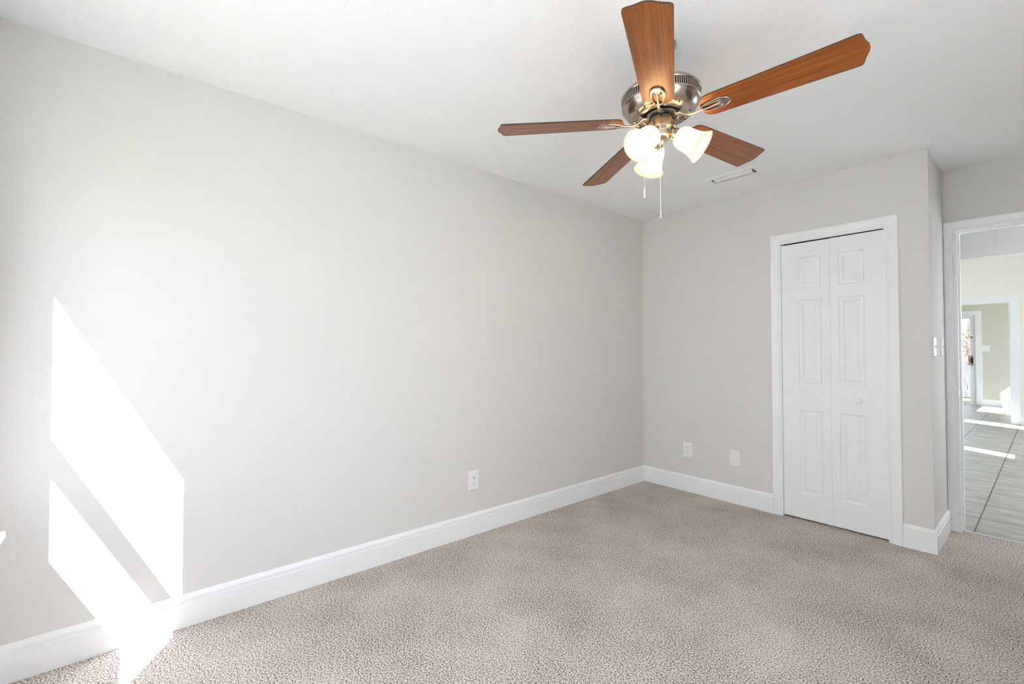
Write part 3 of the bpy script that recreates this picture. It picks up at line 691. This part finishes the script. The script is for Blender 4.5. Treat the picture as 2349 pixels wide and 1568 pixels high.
bm = bmesh.new(); bx(bm, 2.025, 2.04, 7.45, 7.57, 0, 2.03); bx(bm, -1.2, -1.185, 7.45, 7.57, 0, 2.03); bx(bm, -1.185, 2.025, 7.45, 7.57, 2.015, 2.03); obj('jamb', bm, M_TRIM, r)
base_run([(3.1, 7.45), (2.14, 7.45)], [('baseboard_living', 'white baseboard right of the wide cased opening')])
# far room
struct('ceiling_far', box(-3.0, 3.1, 7.57, 10.66, 2.44, 2.56), M_CEIL, 'white ceiling of the far room', 'ceiling')
bm = bmesh.new(); PX0, PX1, PZ = -0.45, 1.387, 2.0
bx(bm, -3.0, PX0, 10.66, 10.8, -0.1, 2.6); bx(bm, PX1, 3.1, 10.66, 10.8, -0.1, 2.6); bx(bm, PX0, PX1, 10.66, 10.8, PZ, 2.6)
struct('wall_far', bm, M_GREEN, 'sage grey far wall beside the patio door', 'wall')
fluted_trim('trim_5', PX0, PX1, 2.0, 10.66, 0.098, 'pale fluted casing with corner blocks around the patio door')
base_run([(3.1, 10.66), (1.487, 10.66)], [('baseboard_far', 'white baseboard under the far sage wall')])
d2 = empty('door_2', (0.47, 10.72, 0), 'pale framed sliding glass patio door in the far room', 'patio door', None, 'structure')
bm = bmesh.new()
bx(bm, PX1-0.03, PX1, 10.68, 10.78, 0, PZ); bx(bm, PX0, PX0+0.03, 10.68, 10.78, 0, PZ); bx(bm, PX0+0.03, PX1-0.03, 10.68, 10.78, PZ-0.03, PZ); bx(bm, PX0+0.03, PX1-0.03, 10.68, 10.78, 0, 0.03)
obj('door_frame', bm, M_VINYL, d2)
for x0, x1, yy in ((0.44, 1.357, 10.70), (-0.42, 0.50, 10.74)):
    bm = bmesh.new(); z0, z1 = 0.03, 1.97
    bx(bm, x0, x0+0.06, yy, yy+0.03, z0, z1); bx(bm, x1-0.062, x1, yy, yy+0.03, z0, z1); bx(bm, x0+0.06, x1-0.062, yy, yy+0.03, z1-0.05, z1); bx(bm, x0+0.06, x1-0.062, yy, yy+0.03, z0, z0+0.055)
    s = obj('sliding_panel', bm, M_VINYL, d2)
    obj('glass_pane', box(x0+0.06, x1-0.062, yy+0.013, yy+0.017, z0+0.055, z1-0.05), M_GLASS, s)
    if x0 > 0:
        bm = bmesh.new(); tube(bm, smoothpath([(1.328, yy, 0.885), (1.328, yy-0.03, 0.905), (1.328, yy-0.034, 0.99), (1.328, yy-0.03, 1.075), (1.328, yy, 1.095)], 5), 0.009, 10)
        h = obj('door_handle', bm, M_BLACK, s, smooth=True)
        obj('door_pull', box(1.268, 1.306, yy+0.030, yy+0.055, 0.880, 1.105), M_ORANGE, s, bevel=0.004)
        obj('pull_mount', box(1.300, 1.345, yy-0.003, yy+0.034, 0.93, 1.05), M_BLACK, s)
        bm = bmesh.new(); lathe(bm, [(0, -0.012), (0.012, -0.012), (0.016, 0)], 20, Matrix.Translation((1.325, yy, 1.51)) @ Matrix.Rotation(-PI/2, 4, 'X')); obj('security_lock', bm, M_BLACK, s, smooth=True)
sw3 = switch((1.547, 10.66, 1.257), (0, -1, 0), 'white double switch plate beside the patio door', None, 0.118, 0.125, (-0.023, 0.023))
if 'group' in sw3: del sw3['group']

# ------------------------------------------------------------------ outdoors
bm = bmesh.new(); bx(bm, -40, 40, -40, 60, -0.30, -0.16)
struct('ground', bm, M_GRASS, 'dry lawn outside the patio door', 'lawn')
obj_p = struct('patio_slab', box(-2.2, 2.6, 10.8, 12.2, -0.16, -0.03), mat('pale_concrete', (0.62, 0.61, 0.58), 0.9, spec=0.1), 'pale concrete step outside the patio door', 'patio')
random.seed(4)
fe = empty('wooden_fence', (0.5, 14.7, -0.16), 'weathered pale board fence across the back yard', 'fence')
bm = bmesh.new(); x = -3.0
while x < 3.6:
    wd = 0.135; h = 1.045+random.uniform(-0.006, 0.006); bx(bm, x, x+wd, 14.7, 14.72, -0.12, h); x += wd+0.008+random.uniform(0, 0.004)
obj('fence_boards', bm, M_FENCE, fe)
for z in (0.1, 0.8): obj('fence_rail', box(-3.0, 3.6, 14.72, 14.76, z, z+0.09), M_FENCE, fe)
for x in (-2.9, -0.5, 1.9): obj('fence_post', box(x, x+0.09, 14.76, 14.85, -0.16, 1.0), M_FENCE, fe)
def tree(name, x, y, h, cr, lm, label, nleaf, seed, grp=None):
    rnd = random.Random(seed); r = empty(name, (x, y, -0.16), label, 'tree', grp)
    bm = bmesh.new(); tube(bm, smoothpath([(x, y, -0.16), (x+0.08, y, h*0.35), (x-0.05, y+0.05, h*0.7), (x, y, h*0.92)], 4), [0.09*(1-0.05*i) for i in range(13)], 8)
    for k in range(22):
        z0 = h*rnd.uniform(0.25, 0.85); a = rnd.uniform(0, 2*PI); l = cr*rnd.uniform(0.6, 1.1)
        tube(bm, [(x, y, z0), (x+math.cos(a)*l*0.5, y+math.sin(a)*l*0.5, z0+l*0.25), (x+math.cos(a)*l, y+math.sin(a)*l, z0+l*0.65)], [0.022, 0.014, 0.005], 5)
    obj('trunk', bm, M_BARK, r, smooth=True)
    bm = bmesh.new()
    for k in range(nleaf):
        a = rnd.uniform(0, 2*PI); rr = cr*math.sqrt(rnd.random()); z = h*(0.22+0.8*rnd.random()); rr *= 1.15-abs(z/h-0.55)
        c = Vector((x+math.cos(a)*rr, y+math.sin(a)*rr, z)); s = rnd.uniform(0.012, 0.028)
        E = Euler((rnd.uniform(0, PI), rnd.uniform(0, PI), rnd.uniform(0, PI))).to_matrix()
        q = [c+E @ Vector(p) for p in ((-s, 0, 0), (0, -s*0.45, 0), (s, 0, 0), (0, s*0.45, 0))]
        bm.faces.new([bm.verts.new(p) for p in q])
    obj('foliage', bm, lm, r, recalc=False)
tree('bush', 0.95, 16.2, 1.75, 0.75, M_LEAFR, 'reddish bare shrub just behind the fence', 6500, 1)
tree('garden_tree', 0.6, 18.9, 2.15, 1.2, M_LEAFG, 'pale green tree behind the reddish shrub', 7000, 2)
tree('garden_tree', 3.1, 17.2, 2.3, 0.8, M_LEAFG, 'lower green tree right of the reddish shrub', 2500, 3)
